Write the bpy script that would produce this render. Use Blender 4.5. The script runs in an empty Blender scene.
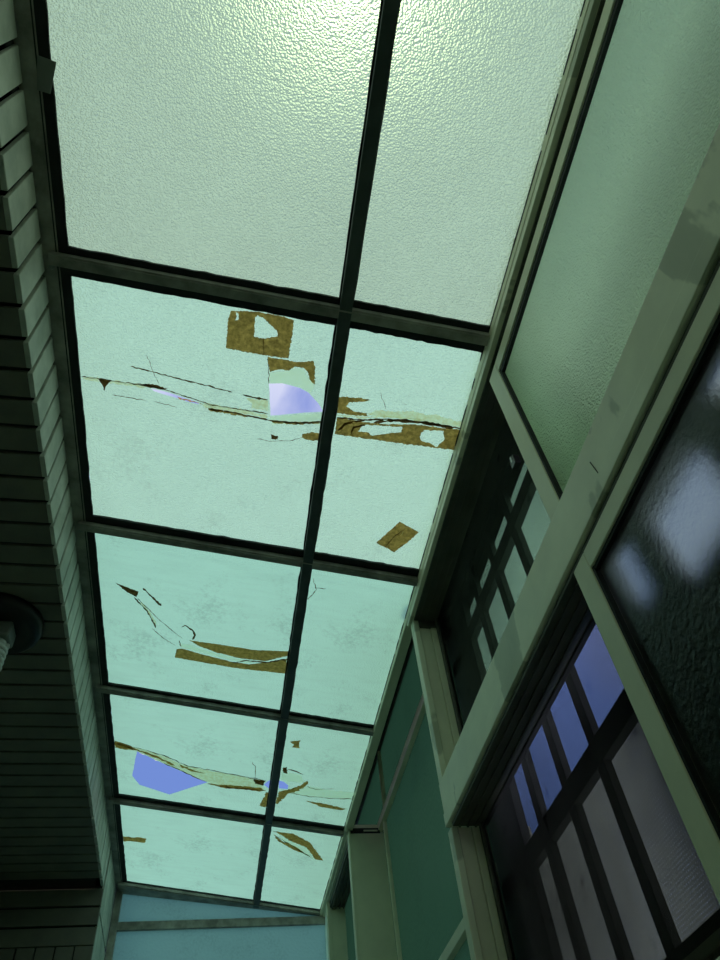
import bpy, bmesh, math, random
from mathutils import Vector, Matrix
from mathutils.geometry import delaunay_2d_cdt

C = bpy.context.scene
COL = C.collection
rnd = random.Random(7)
H = 1.45                     # eye height of the photographer above the floor (m)

# ------------------------------------------------------------------ camera
F = 718.68
RC = ((0.98411379, -0.15539051, -0.08587104),      # image right   in world x, y, z
      (0.06908736, 0.78073352, -0.62103309),       # image down
      (0.16354505, 0.60523463, 0.77906615))        # viewing direction
cam_data = bpy.data.cameras.new('camera')
cam = bpy.data.objects.new('camera', cam_data)
COL.objects.link(cam)
rt, dn, fw = (Vector(r) for r in RC)
m3 = Matrix((rt, -dn, -fw)).transposed()
cam.matrix_world = Matrix.Translation((0, 0, H)) @ m3.to_4x4()
cam_data.sensor_width = 36
cam_data.lens = F / 960 * 36
cam_data.clip_start = 0.02
C.camera = cam

# ------------------------------------------------------------------ world, sun, exposure
SUN_DIR = Vector((0.085, 0.02, 1.0)).normalized()   # towards the sun
world = bpy.data.worlds.new('sky')
C.world = world
world.use_nodes = True
wn = world.node_tree
wn.nodes.clear()
out = wn.nodes.new('ShaderNodeOutputWorld')
bg = wn.nodes.new('ShaderNodeBackground')
tc = wn.nodes.new('ShaderNodeTexCoord')
sep = wn.nodes.new('ShaderNodeSeparateXYZ')
grad = wn.nodes.new('ShaderNodeValToRGB')
grad.color_ramp.elements[0].position = 0.0
grad.color_ramp.elements[0].color = (0.125, 0.26, 0.58, 1)
grad.color_ramp.elements[1].position = 0.75
grad.color_ramp.elements[1].color = (0.165, 0.235, 0.62, 1)
cl = wn.nodes.new('ShaderNodeTexNoise')
cl.inputs['Scale'].default_value = 6.0
cl.inputs['Detail'].default_value = 6
cl.inputs['Distortion'].default_value = 0.6
cr = wn.nodes.new('ShaderNodeValToRGB')
cr.color_ramp.elements[0].position = 0.30
cr.color_ramp.elements[0].color = (0, 0, 0, 1)
cr.color_ramp.elements[1].position = 0.56
cr.color_ramp.elements[1].color = (1, 1, 1, 1)
zen = wn.nodes.new('ShaderNodeMapRange')            # a cloud bank behind and overhead, clear sky down the passage
zen.inputs['From Min'].default_value = 0.72
zen.inputs['From Max'].default_value = 0.42
mul = wn.nodes.new('ShaderNodeMath')
mul.operation = 'MULTIPLY'
mx = wn.nodes.new('ShaderNodeMix')
mx.data_type = 'RGBA'
mx.inputs['B'].default_value = (0.78, 0.80, 0.92, 1)
wn.links.new(tc.outputs['Generated'], sep.inputs[0])
wn.links.new(sep.outputs['Z'], grad.inputs[0])
wn.links.new(tc.outputs['Generated'], cl.inputs['Vector'])
wn.links.new(cl.outputs['Fac'], cr.inputs[0])
wn.links.new(sep.outputs['Y'], zen.inputs['Value'])
wn.links.new(cr.outputs['Color'], mul.inputs[0])
wn.links.new(zen.outputs[0], mul.inputs[1])
wn.links.new(mul.outputs[0], mx.inputs['Factor'])
wn.links.new(grad.outputs['Color'], mx.inputs['A'])
wn.links.new(mx.outputs['Result'], bg.inputs['Color'])
bg.inputs['Strength'].default_value = 1.0
wn.links.new(bg.outputs[0], out.inputs[0])

sd = bpy.data.lights.new('sun', 'SUN')
sd.energy = 1.3
sd.angle = math.radians(3)
sd.color = (1.0, 0.92, 0.74)
sun = bpy.data.objects.new('sun', sd)
sun.rotation_euler = SUN_DIR.to_track_quat('Z', 'Y').to_euler()
sun.location = (0, 0, 9)
COL.objects.link(sun)

C.view_settings.view_transform = 'Standard'
C.view_settings.look = 'None'
C.view_settings.gamma = 1
C.view_settings.use_curve_mapping = False
C.view_settings.exposure = 0.15
C.cycles.diffuse_bounces = 6
C.cycles.max_bounces = 14
C.cycles.transparent_max_bounces = 24
C.cycles.use_denoising = True

# ------------------------------------------------------------------ place: the measured planes (z from eye height)
XR = 0.823                      # inner face of the window wall
XL, ZL = -0.61, 2.40            # house edge of the glass roof
ZR = 2.213                      # window-wall edge of the glass roof
XC = 0.304                      # middle roof bar
SL = (ZR - ZL) / (XR - XL)
YBL = [1.020, 2.205, 3.360, 4.510, 5.700]   # roof cross bars at the house edge ...
YBR = [1.052, 2.252, 3.435, 4.580, 5.810]   # ... and at the window edge
def ybar(k, x):
    return YBL[k] + (YBR[k] - YBL[k]) * (x - XL) / (XR - XL)
def xmid(y):
    return XC + 0.0045 * y
def roof_z(x):
    return ZL + SL * (x - XL)
def ray(px, py):
    c = ((px - 360) / F, (py - 480) / F, 1.0)
    return Vector([sum(RC[i][k] * c[i] for i in range(3)) for k in range(3)])
def roof_xy(px, py):            # the roof point that the photograph shows at a pixel
    d = ray(px, py)
    t = (ZL - SL * XL) / (d.z - SL * d.x)
    return (d.x * t, d.y * t)

# ------------------------------------------------------------------ materials
def new_mat(name):
    m = bpy.data.materials.new(name)
    m.use_nodes = True
    nt = m.node_tree
    nt.nodes.clear()
    o = nt.nodes.new('ShaderNodeOutputMaterial')
    return m, nt, o
def noise(nt, scale, detail=4, rough=0.55, coord='Object', stretch=None):
    t = nt.nodes.new('ShaderNodeTexCoord')
    n = nt.nodes.new('ShaderNodeTexNoise')
    n.inputs['Scale'].default_value = scale
    n.inputs['Detail'].default_value = detail
    n.inputs['Roughness'].default_value = rough
    if stretch:
        mp = nt.nodes.new('ShaderNodeMapping')
        mp.inputs['Scale'].default_value = stretch
        nt.links.new(t.outputs[coord], mp.inputs[0])
        nt.links.new(mp.outputs[0], n.inputs['Vector'])
    else:
        nt.links.new(t.outputs[coord], n.inputs['Vector'])
    return n
def ramp(nt, src, stops):
    r = nt.nodes.new('ShaderNodeValToRGB')
    e = r.color_ramp.elements
    while len(e) < len(stops):
        e.new(0.5)
    for k, (p, c) in enumerate(stops):
        e[k].position = p
        e[k].color = (*c, 1) if len(c) == 3 else c
    nt.links.new(src, r.inputs[0])
    return r
def mixc(nt, fac, a, b, mode='MIX'):
    m = nt.nodes.new('ShaderNodeMix')
    m.data_type = 'RGBA'
    m.blend_type = mode
    for sock, v in (('Factor', fac), ('A', a), ('B', b)):
        if hasattr(v, 'links') or hasattr(v, 'is_linked'):
            nt.links.new(v, m.inputs[sock])
        elif sock == 'Factor':
            m.inputs[sock].default_value = v
        else:
            m.inputs[sock].default_value = (*v, 1)
    return m.outputs['Result']
def bump(nt, h, strength, dist=0.01):
    b = nt.nodes.new('ShaderNodeBump')
    b.inputs['Strength'].default_value = strength
    b.inputs['Distance'].default_value = dist
    nt.links.new(h, b.inputs['Height'])
    return b.outputs[0]

def painted(name, col, col2, scale=6, rough=0.5, metallic=0.0, bumps=0.1, stretch=None, spec=0.4, lo=0.35, hi=0.7):
    m, nt, o = new_mat(name)
    p = nt.nodes.new('ShaderNodeBsdfPrincipled')
    n = noise(nt, scale, 6, 0.6, 'Object', stretch)
    r = ramp(nt, n.outputs['Fac'], [(lo, col2), (hi, col)])
    nt.links.new(r.outputs[0], p.inputs['Base Color'])
    p.inputs['Roughness'].default_value = rough
    p.inputs['Metallic'].default_value = metallic
    p.inputs['Specular IOR Level'].default_value = spec
    n2 = noise(nt, scale * 14, 3)
    nt.links.new(bump(nt, n2.outputs['Fac'], bumps, 0.002), p.inputs['Normal'])
    nt.links.new(p.outputs[0], o.inputs[0])
    return m

def frosted(name, col, cell, strength, fwd=0.25, fwd_col=(1, 1, 1), speck=0.0, streak=0.0, fwd_rough=0.7, gloss=0.04):
    """patterned translucent sheet: its worked inner face scatters daylight"""
    m, nt, o = new_mat(name)
    tcn = nt.nodes.new('ShaderNodeTexCoord')
    v = nt.nodes.new('ShaderNodeTexVoronoi')
    v.feature = 'SMOOTH_F1'
    v.inputs['Scale'].default_value = cell
    v.inputs['Smoothness'].default_value = 0.6
    wob = noise(nt, cell * 0.55, 2)
    add = nt.nodes.new('ShaderNodeVectorMath')
    add.operation = 'ADD'
    sc_ = nt.nodes.new('ShaderNodeVectorMath')
    sc_.operation = 'SCALE'
    sc_.inputs['Scale'].default_value = 0.9 / cell
    nt.links.new(wob.outputs['Color'], sc_.inputs[0])
    nt.links.new(tcn.outputs['Object'], add.inputs[0])
    nt.links.new(sc_.outputs[0], add.inputs[1])
    nt.links.new(add.outputs[0], v.inputs['Vector'])
    nrm = bump(nt, v.outputs['Distance'], strength, 2.0 / cell)
    big = noise(nt, 2.2, 5)
    c = ramp(nt, big.outputs['Fac'], [(0.3, tuple(k * 0.93 for k in col)), (0.7, col)]).outputs[0]
    if speck:
        a = noise(nt, 48, 8, 0.8)
        b = noise(nt, 3.1, 3)
        am = nt.nodes.new('ShaderNodeMath')
        am.operation = 'MULTIPLY'
        nt.links.new(a.outputs['Fac'], am.inputs[0])
        nt.links.new(b.outputs['Fac'], am.inputs[1])
        rr = ramp(nt, am.outputs[0], [(0.27, (0, 0, 0)), (0.37, (speck, speck, speck))])
        c = mixc(nt, rr.outputs[0], c, tuple(k * 0.55 for k in col))
    if streak:
        a = noise(nt, 7, 5, 0.6, 'Object', (0.6, 4.0, 1))
        rr = ramp(nt, a.outputs['Fac'], [(0.45, (0, 0, 0)), (0.75, (streak, streak, streak))])
        c = mixc(nt, rr.outputs[0], c, tuple(k * 0.75 for k in col))
    tr = nt.nodes.new('ShaderNodeBsdfTranslucent')
    nt.links.new(c, tr.inputs['Color'])
    nt.links.new(nrm, tr.inputs['Normal'])
    df = nt.nodes.new('ShaderNodeBsdfDiffuse')
    nt.links.new(c, df.inputs['Color'])
    m0 = nt.nodes.new('ShaderNodeMixShader')
    m0.inputs[0].default_value = 0.2
    nt.links.new(tr.outputs[0], m0.inputs[1]); nt.links.new(df.outputs[0], m0.inputs[2])
    tr = m0
    rf = nt.nodes.new('ShaderNodeBsdfRefraction')
    rf.inputs['Color'].default_value = (*[k * q for k, q in zip(col, fwd_col)], 1)
    rf.inputs['Roughness'].default_value = fwd_rough
    rf.inputs['IOR'].default_value = 1.12
    nt.links.new(nrm, rf.inputs['Normal'])
    m1 = nt.nodes.new('ShaderNodeMixShader')
    m1.inputs[0].default_value = fwd
    nt.links.new(tr.outputs[0], m1.inputs[1])
    nt.links.new(rf.outputs[0], m1.inputs[2])
    gl = nt.nodes.new('ShaderNodeBsdfGlossy')
    gl.inputs['Roughness'].default_value = 0.35
    nt.links.new(nrm, gl.inputs['Normal'])
    m2 = nt.nodes.new('ShaderNodeMixShader')
    m2.inputs[0].default_value = gloss
    nt.links.new(m1.outputs[0], m2.inputs[1])
    nt.links.new(gl.outputs[0], m2.inputs[2])
    nt.links.new(m2.outputs[0], o.inputs[0])
    return m
def clear(name, col):
    m, nt, o = new_mat(name)
    t = nt.nodes.new('ShaderNodeBsdfTransparent')
    t.inputs['Color'].default_value = (*col, 1)
    nt.links.new(t.outputs[0], o.inputs[0])
    return m
def tape_mat(name, col, col2, scale=60, trans=0.92):
    m, nt, o = new_mat(name)
    n = noise(nt, scale, 5, 0.65)
    r = ramp(nt, n.outputs['Fac'], [(0.3, col2), (0.7, col)])
    a = nt.nodes.new('ShaderNodeBsdfTranslucent')
    b = nt.nodes.new('ShaderNodeBsdfDiffuse')
    nt.links.new(r.outputs[0], a.inputs['Color'])
    nt.links.new(r.outputs[0], b.inputs['Color'])
    x = nt.nodes.new('ShaderNodeMixShader')
    x.inputs[0].default_value = trans
    nt.links.new(b.outputs[0], x.inputs[1])
    nt.links.new(a.outputs[0], x.inputs[2])
    nt.links.new(x.outputs[0], o.inputs[0])
    return m
def mesh_mat(name, col, pitch, hole, axes, clear_col=(1, 1, 1)):
    """woven or perforated sheet: open cells let the view through"""
    m, nt, o = new_mat(name)
    t = nt.nodes.new('ShaderNodeTexCoord')
    s = nt.nodes.new('ShaderNodeSeparateXYZ')
    nt.links.new(t.outputs['Object'], s.inputs[0])
    prod = None
    for ax in axes:
        mu = nt.nodes.new('ShaderNodeMath'); mu.operation = 'MULTIPLY'
        mu.inputs[1].default_value = math.pi / pitch
        nt.links.new(s.outputs[ax], mu.inputs[0])
        si = nt.nodes.new('ShaderNodeMath'); si.operation = 'SINE'
        nt.links.new(mu.outputs[0], si.inputs[0])
        ab = nt.nodes.new('ShaderNodeMath'); ab.operation = 'ABSOLUTE'
        nt.links.new(si.outputs[0], ab.inputs[0])
        if prod is None:
            prod = ab.outputs[0]
        else:
            q = nt.nodes.new('ShaderNodeMath'); q.operation = 'MULTIPLY'
            nt.links.new(prod, q.inputs[0]); nt.links.new(ab.outputs[0], q.inputs[1])
            prod = q.outputs[0]
    g = nt.nodes.new('ShaderNodeMath'); g.operation = 'GREATER_THAN'
    g.inputs[1].default_value = hole
    nt.links.new(prod, g.inputs[0])
    n = noise(nt, 9, 5)
    r = ramp(nt, n.outputs['Fac'], [(0.30, tuple(k * 0.15 for k in col)), (0.36, tuple(k * 0.85 for k in col)), (0.6, col)])
    d = nt.nodes.new('ShaderNodeBsdfDiffuse')
    nt.links.new(r.outputs[0], d.inputs['Color'])
    d2 = nt.nodes.new('ShaderNodeBsdfTranslucent')
    nt.links.new(r.outputs[0], d2.inputs['Color'])
    dd = nt.nodes.new('ShaderNodeMixShader')
    dd.inputs[0].default_value = 0.85
    nt.links.new(d.outputs[0], dd.inputs[1]); nt.links.new(d2.outputs[0], dd.inputs[2])
    tp = nt.nodes.new('ShaderNodeBsdfTransparent')
    tp.inputs['Color'].default_value = (*clear_col, 1)
    x = nt.nodes.new('ShaderNodeMixShader')
    nt.links.new(g.outputs[0], x.inputs[0])
    nt.links.new(dd.outputs[0], x.inputs[1]); nt.links.new(tp.outputs[0], x.inputs[2])
    nt.links.new(x.outputs[0], o.inputs[0])
    return m

M = {}
M['outer'] = clear('clear_outer_skin', (0.97, 1.0, 0.98))
M['pane_near'] = frosted('pebbled_roof_sheet', (0.56, 0.77, 0.54), 165, 0.9, 0.055, (1, 0.95, 0.85), 0.12, fwd_rough=0.72)
M['pane_mid'] = frosted('roof_sheet_aged', (0.57, 0.89, 0.66), 150, 0.65, 0.05, (1, 0.96, 0.8), 0.3)
M['pane_far'] = frosted('roof_sheet_grimy', (0.42, 0.78, 0.58), 150, 0.3, 0.03, (1, 0.96, 0.8), 0.5, 0.35)
M['pane_end'] = frosted('blue_green_end_sheet', (0.27, 0.50, 0.31), 60, 0.1, 0.0, speck=0.4)
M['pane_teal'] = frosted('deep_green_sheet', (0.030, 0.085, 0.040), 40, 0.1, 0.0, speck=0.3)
M['obscure'] = frosted('obscure_window_glass', (0.56, 0.82, 0.44), 190, 1.0, 0.08, gloss=0.05)
M['obscure_far'] = frosted('obscure_outer_glass', (0.62, 1.0, 0.56), 220, 0.8, 0.05)
M['metal'] = painted('olive_painted_aluminium', (0.74, 0.73, 0.52), (0.64, 0.63, 0.45), 5, 0.42, 0.0, 0.05)
M['roof_metal'] = painted('weathered_roof_bar', (0.42, 0.40, 0.34), (0.16, 0.15, 0.13), 9, 0.5, 0.0, 0.2)
M['dark_bar'] = painted('dark_roof_bar', (0.07, 0.085, 0.08), (0.04, 0.05, 0.048), 9, 0.5, 0.0, 0.2)
M['gasket'] = painted('black_sealant', (0.012, 0.016, 0.015), (0.006, 0.008, 0.008), 20, 0.7, 0.0, 0.4)
M['track'] = painted('dark_window_track', (0.10, 0.10, 0.075), (0.06, 0.06, 0.045), 6, 0.6, 0.0, 0.1)
M['skirt'] = painted('brown_ribbed_sheet', (0.50, 0.44, 0.34), (0.40, 0.35, 0.27), 6, 0.6)
M['iron'] = painted('dark_painted_iron', (0.10, 0.105, 0.09), (0.06, 0.065, 0.055), 12, 0.55, 0.0, 0.3)
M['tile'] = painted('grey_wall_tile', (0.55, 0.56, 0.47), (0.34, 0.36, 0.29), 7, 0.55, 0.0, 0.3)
M['tile_soffit'] = painted('shaded_brown_tile', (0.17, 0.158, 0.118), (0.12, 0.112, 0.09), 5, 0.7, 0.0, 0.3)  # darker copy of the wall tile, shade under the overhang put into its colour
M['grout'] = painted('dark_grout', (0.022, 0.022, 0.02), (0.012, 0.012, 0.012), 15, 0.9, 0.0, 0.3)
M['tape'] = tape_mat('brown_packing_tape', (0.78, 0.60, 0.33), (0.38, 0.29, 0.15), 70)
M['tape_dark'] = tape_mat('dark_tape_residue', (0.42, 0.30, 0.16), (0.14, 0.10, 0.06), 70)
M['cream'] = tape_mat('cream_adhesive', (1.0, 0.98, 0.86), (0.86, 0.72, 0.48), 55)
M['pale_tape'] = tape_mat('pale_tape_ghost', (1.0, 1.0, 0.95), (0.97, 0.97, 0.86), 30)
M['black'] = painted('black_enamel', (0.012, 0.012, 0.012), (0.008, 0.008, 0.008), 8, 0.35, 0.0, 0.05)
M['white'] = painted('white_glass_tube', (0.7, 0.72, 0.68), (0.6, 0.62, 0.58), 8, 0.3, 0.0, 0.0)
M['grey_plastic'] = painted('grey_plastic', (0.22, 0.23, 0.21), (0.17, 0.18, 0.16), 8, 0.45, 0.0, 0.0)
M['concrete'] = painted('concrete_floor', (0.60, 0.60, 0.54), (0.50, 0.50, 0.45), 3, 0.85, 0.0, 0.3)
M['render'] = painted('plain_wall_render', (0.68, 0.68, 0.60), (0.58, 0.58, 0.52), 3, 0.85, 0.0, 0.3)
M['pale_panel'] = painted('pale_blue_panel', (0.55, 0.62, 0.72), (0.45, 0.52, 0.62), 3, 0.6, 0.0, 0.0)
M['screen'] = mesh_mat('grey_fly_screen', (0.05, 0.05, 0.045), 0.0016, 0.37, ('Y', 'Z'))
M['perforated'] = mesh_mat('perforated_grey_sheet', (0.60, 0.62, 0.50), 0.009, 0.70, ('Y', 'Z'))

def stained_metal():
    m, nt, o = new_mat('stained_olive_aluminium')
    p = nt.nodes.new('ShaderNodeBsdfPrincipled')
    n = noise(nt, 5, 6)
    base = ramp(nt, n.outputs['Fac'], [(0.35, (0.66, 0.66, 0.48)), (0.7, (0.80, 0.80, 0.58))])
    # old water runs that cross the rail at intervals
    t = nt.nodes.new('ShaderNodeTexCoord')
    mp = nt.nodes.new('ShaderNodeMapping')
    mp.inputs['Scale'].default_value = (1, 2.6, 1.1)
    nt.links.new(t.outputs['Object'], mp.inputs[0])
    s = nt.nodes.new('ShaderNodeTexNoise')
    s.inputs['Scale'].default_value = 1.5
    s.inputs['Detail'].default_value = 5
    s.inputs['Roughness'].default_value = 0.5
    nt.links.new(mp.outputs[0], s.inputs['Vector'])
    r = ramp(nt, s.outputs['Fac'], [(0.56, (0, 0, 0)), (0.575, (0.55, 0.55, 0.55)), (0.70, (0.75, 0.75, 0.75))])
    c = mixc(nt, r.outputs[0], base.outputs[0], (0.26, 0.29, 0.19))
    nt.links.new(c, p.inputs['Base Color'])
    p.inputs['Roughness'].default_value = 0.42
    nt.links.new(p.outputs[0], o.inputs[0])
    return m
M['stained'] = stained_metal()

def rough_glass(name):
    m, nt, o = new_mat(name)
    v = noise(nt, 75, 3, 0.5)
    nrm = bump(nt, v.outputs['Fac'], 0.4, 0.006)
    r = nt.nodes.new('ShaderNodeBsdfRefraction')
    r.inputs['Color'].default_value = (0.33, 0.38, 0.33, 1)
    r.inputs['Roughness'].default_value = 0.6
    r.inputs['IOR'].default_value = 1.15
    nt.links.new(nrm, r.inputs['Normal'])
    g = nt.nodes.new('ShaderNodeBsdfGlossy')
    g.inputs['Roughness'].default_value = 0.25
    nt.links.new(nrm, g.inputs['Normal'])
    x = nt.nodes.new('ShaderNodeMixShader')
    x.inputs[0].default_value = 0.06
    nt.links.new(r.outputs[0], x.inputs[1]); nt.links.new(g.outputs[0], x.inputs[2])
    nt.links.new(x.outputs[0], o.inputs[0])
    return m
M['rippled'] = rough_glass('rippled_dark_glass')

# ------------------------------------------------------------------ mesh helpers (z given from eye height)
class MB:
    def __init__(s):
        s.bm = bmesh.new(); s.slots = []
    def slot(s, mat):
        if mat not in s.slots: s.slots.append(mat)
        return s.slots.index(mat)
    def box(s, x0, x1, y0, y1, z0, z1, mat, bev=0.0):
        b = bmesh.new()
        vs = [b.verts.new((x, y, z + H)) for x in (x0, x1) for y in (y0, y1) for z in (z0, z1)]
        for f in ((0, 1, 3, 2), (4, 6, 7, 5), (0, 4, 5, 1), (2, 3, 7, 6), (0, 2, 6, 4), (1, 5, 7, 3)):
            b.faces.new([vs[i] for i in f])
        return s.merge(b, mat, bev)
    def hexa(s, pts, mat, bev=0.0):          # eight corners: bottom ring then top ring
        b = bmesh.new()
        vs = [b.verts.new((p[0], p[1], p[2] + H)) for p in pts]
        for f in ((3, 2, 1, 0), (4, 5, 6, 7), (0, 1, 5, 4), (1, 2, 6, 5), (2, 3, 7, 6), (3, 0, 4, 7)):
            b.faces.new([vs[i] for i in f])
        return s.merge(b, mat, bev)
    def merge(s, b, mat, bev=0.0):
        if bev > 0:
            bmesh.ops.bevel(b, geom=list(b.edges), offset=bev, segments=2, profile=0.5, affect='EDGES')
        bmesh.ops.recalc_face_normals(b, faces=list(b.faces))
        k = s.slot(mat)
        mp = {v: s.bm.verts.new(v.co) for v in b.verts}
        for f in b.faces:
            try:
                nf = s.bm.faces.new([mp[v] for v in f.verts]); nf.material_index = k
            except ValueError:
                pass
        b.free()
        return s
    def lathe(s, cx, cy, prof, mat, n=48):   # profile of (radius, z)
        b = bmesh.new()
        rings = []
        for r, z in prof:
            rings.append([b.verts.new((cx + r * math.cos(2 * math.pi * i / n), cy + r * math.sin(2 * math.pi * i / n), z + H)) for i in range(n)])
        for a, c in zip(rings, rings[1:]):
            for i in range(n):
                b.faces.new((a[i], a[(i + 1) % n], c[(i + 1) % n], c[i]))
        b.faces.new(rings[0]); b.faces.new(list(reversed(rings[-1])))
        return s.merge(b, mat)
    def tube(s, pts, r, mat, n=10):
        b = bmesh.new()
        rings = []
        P = [Vector(p) for p in pts]
        for i, p in enumerate(P):
            t = (P[min(i + 1, len(P) - 1)] - P[max(i - 1, 0)]).normalized()
            u = t.cross(Vector((0, 0, 1)))
            if u.length < 1e-4: u = t.cross(Vector((1, 0, 0)))
            u.normalize(); w = t.cross(u)
            rings.append([b.verts.new(p + Vector((0, 0, H)) + r * (math.cos(2 * math.pi * k / n) * u + math.sin(2 * math.pi * k / n) * w)) for k in range(n)])
        for a, c in zip(rings, rings[1:]):
            for i in range(n):
                b.faces.new((a[i], a[(i + 1) % n], c[(i + 1) % n], c[i]))
        b.faces.new(rings[0]); b.faces.new(list(reversed(rings[-1])))
        return s.merge(b, mat)
    def sheet(s, outline, holes, drop, thick, mat_in, mat_out):
        """plate in the roof plane: inner face 'drop' under it, edges and outer face mat_out"""
        pts, eds = [], []
        for l in [outline] + list(holes):
            k, n = len(pts), len(l)
            pts += [Vector((p[0], p[1])) for p in l]
            eds += [(k + i, k + (i + 1) % n) for i in range(n)]
        V, _, T = delaunay_2d_cdt(pts, eds, [], 0, 1e-6)[:3]
        def inside(x, y):
            odd = False
            for a, c in eds:
                p, q = pts[a], pts[c]
                if (p[1] > y) != (q[1] > y) and x < (q[0] - p[0]) * (y - p[1]) / (q[1] - p[1]) + p[0]:
                    odd = not odd
            return odd
        ki, ko = s.slot(mat_in), s.slot(mat_out)
        lo, hi = {}, {}
        def vert(store, i, up):
            if i not in store:
                store[i] = s.bm.verts.new((V[i][0], V[i][1], roof_z(V[i][0]) - drop + up + H))
            return store[i]
        cnt = {}
        for t in T:
            t = list(t)
            a = [V[i] for i in t]
            if not inside(sum(p[0] for p in a) / 3, sum(p[1] for p in a) / 3): continue
            if (a[1][0] - a[0][0]) * (a[2][1] - a[0][1]) - (a[1][1] - a[0][1]) * (a[2][0] - a[0][0]) < 0:
                t.reverse()
            f = s.bm.faces.new([vert(hi, i, thick) for i in t]); f.material_index = ko
            f = s.bm.faces.new([vert(lo, i, 0.0) for i in reversed(t)]); f.material_index = ki
            for q in range(len(t)):
                e = (t[q], t[(q + 1) % len(t)])
                cnt[e] = 1
        for (a, c) in cnt:
            if (c, a) not in cnt:
                f = s.bm.faces.new([lo[a], lo[c], hi[c], hi[a]]); f.material_index = ko
        return s
    def build(s, name, parent=None, smooth=False):
        me = bpy.data.meshes.new(name)
        if parent is not None:
            off = parent_world(parent)
            for v in s.bm.verts: v.co -= off
        s.bm.to_mesh(me); s.bm.free()
        for m in s.slots: me.materials.append(m)
        if smooth:
            for p in me.polygons: p.use_smooth = True
        o = bpy.data.objects.new(name, me)
        COL.objects.link(o)
        if parent is not None: o.parent = parent
        return o
def parent_world(o):
    v = Vector((0, 0, 0))
    while o is not None:
        v += o.location; o = o.parent
    return v
def tag(o, label=None, cat=None, group=None, kind=None):
    if label: o['label'] = label
    if cat: o['category'] = cat
    if group: o['group'] = group
    if kind: o['kind'] = kind
    return o
def empty(name, loc, label, cat, group=None, kind=None):
    o = bpy.data.objects.new(name, None)
    o.location = (loc[0], loc[1], loc[2] + H)
    o.empty_display_size = 0.1
    COL.objects.link(o)
    return tag(o, label, cat, group, kind or 'thing')
def struct(o, label, cat):
    return tag(o, label, cat, None, 'structure')

# ------------------------------------------------------------------ setting: floor, house side
YN, YE = -0.95, 5.81
b = MB(); b.box(-1.62, 1.6, YN - 0.1, YE + 0.25, -H - 0.1, -H, M['concrete'])
struct(b.build('floor'), 'grey concrete floor of the narrow covered passage', 'floor')

XF, ZS = -0.69, 2.133      # fascia face and soffit level
TP = 0.1125                      # tile pitch measured on the soffit
# soffit of tile strips under the house overhang
b = MB()
b.box(-1.5, XF - 0.014, YN, 5.15, ZS + 0.012, 2.32, M['grout'])
k = -16
while True:
    y0 = 0.966 + k * TP
    if y0 + TP > 5.04: break
    if y0 > YN:
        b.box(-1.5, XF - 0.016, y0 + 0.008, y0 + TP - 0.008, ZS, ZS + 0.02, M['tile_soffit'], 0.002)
    k += 1
struct(b.build('ceiling'), 'dark tiled soffit under the house overhang', 'ceiling')

# fascia of upright tiles facing the glass roof
b = MB()
b.box(XF - 0.05, XF - 0.014, YN, 5.15, ZS + 0.012, 2.52, M['grout'])
k = -16
while True:
    y0 = 0.966 + k * TP
    if y0 + TP > 5.17: break
    if y0 > YN:
        j = rnd.uniform(-0.0015, 0.0015)
        b.box(XF - 0.018, XF + j, y0 + 0.009, y0 + TP - 0.009, ZS - 0.002, 2.390, M['tile'], 0.003)
    k += 1
struct(b.build('trim_1'), 'pale green lit tile fascia beside the glass roof', 'fascia')

# house wall beyond the overhang: lintel courses and a pier running to the end
b = MB()
b.box(-1.5, XF - 0.014, 5.17, 5.95, -H, 2.5, M['grout'])
for i in range(3):
    z = ZS - 0.108 - i * 0.1125
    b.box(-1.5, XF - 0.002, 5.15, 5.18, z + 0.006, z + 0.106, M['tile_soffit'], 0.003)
z = ZS - 0.108 - 2 * 0.1125
x = XF - 0.002
while x - 0.1 > -1.5:
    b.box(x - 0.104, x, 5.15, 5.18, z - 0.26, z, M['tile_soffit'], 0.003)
    x -= TP
y = 5.185
while y < 5.79:
    z = 2.40
    while z > -H:
        b.box(XF - 0.018, XF, y, min(y + 0.104, 5.80), max(z - 0.40, -H), z - 0.008, M['tile'], 0.003)
        z -= 0.41
    y += TP
struct(b.build('wall_left'), 'dark tiled house wall at the far end of the overhang', 'wall')
b = MB()
b.box(-1.62, -1.5, YN, 5.95, -H, 2.5, M['render'])
b.box(-1.5, -1.33, 4.62, 5.145, -H, 2.13, M['tile'], 0.01)
struct(b.build('wall_house'), 'shaded house wall with a pale pilaster', 'wall')
b = MB(); b.box(-1.62, 1.05, YN - 0.1, YN, -H, 2.6, M['render'])  # unseen wall, added so no unfiltered daylight enters from behind
struct(b.build('wall_back'), 'unseen rendered wall added behind the viewer to shut out open light', 'wall')

# ------------------------------------------------------------------ setting: window wall
Y1, Y2 = 1.10, 1.17             # meeting stile of both windows
YJ = 2.45                       # far jamb
XD = 0.955                      # outer face of the window frames
b = MB()
b.box(0.83, 0.99, YN, 2.52, -H, 0.345, M['tile'])
b.box(0.83, 1.0, YN, YN + 0.12, 0.345, 2.2, M['tile'])
b.box(0.835, 1.0, 4.50, 5.95, -H, 0.6, M['tile'])
struct(b.build('wall_right'), 'tiled parapet wall under the windows', 'wall')

def ribs(b, x0, x1, y0, y1, z, down, mat, n=4):
    """sliding tracks: thin ribs that run along the frame"""
    for i in range(n):
        xx = x0 + (x1 - x0) * (i + 0.5) / n
        b.box(xx - 0.0035, xx + 0.0035, y0, y1, z - down, z, mat)

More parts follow.
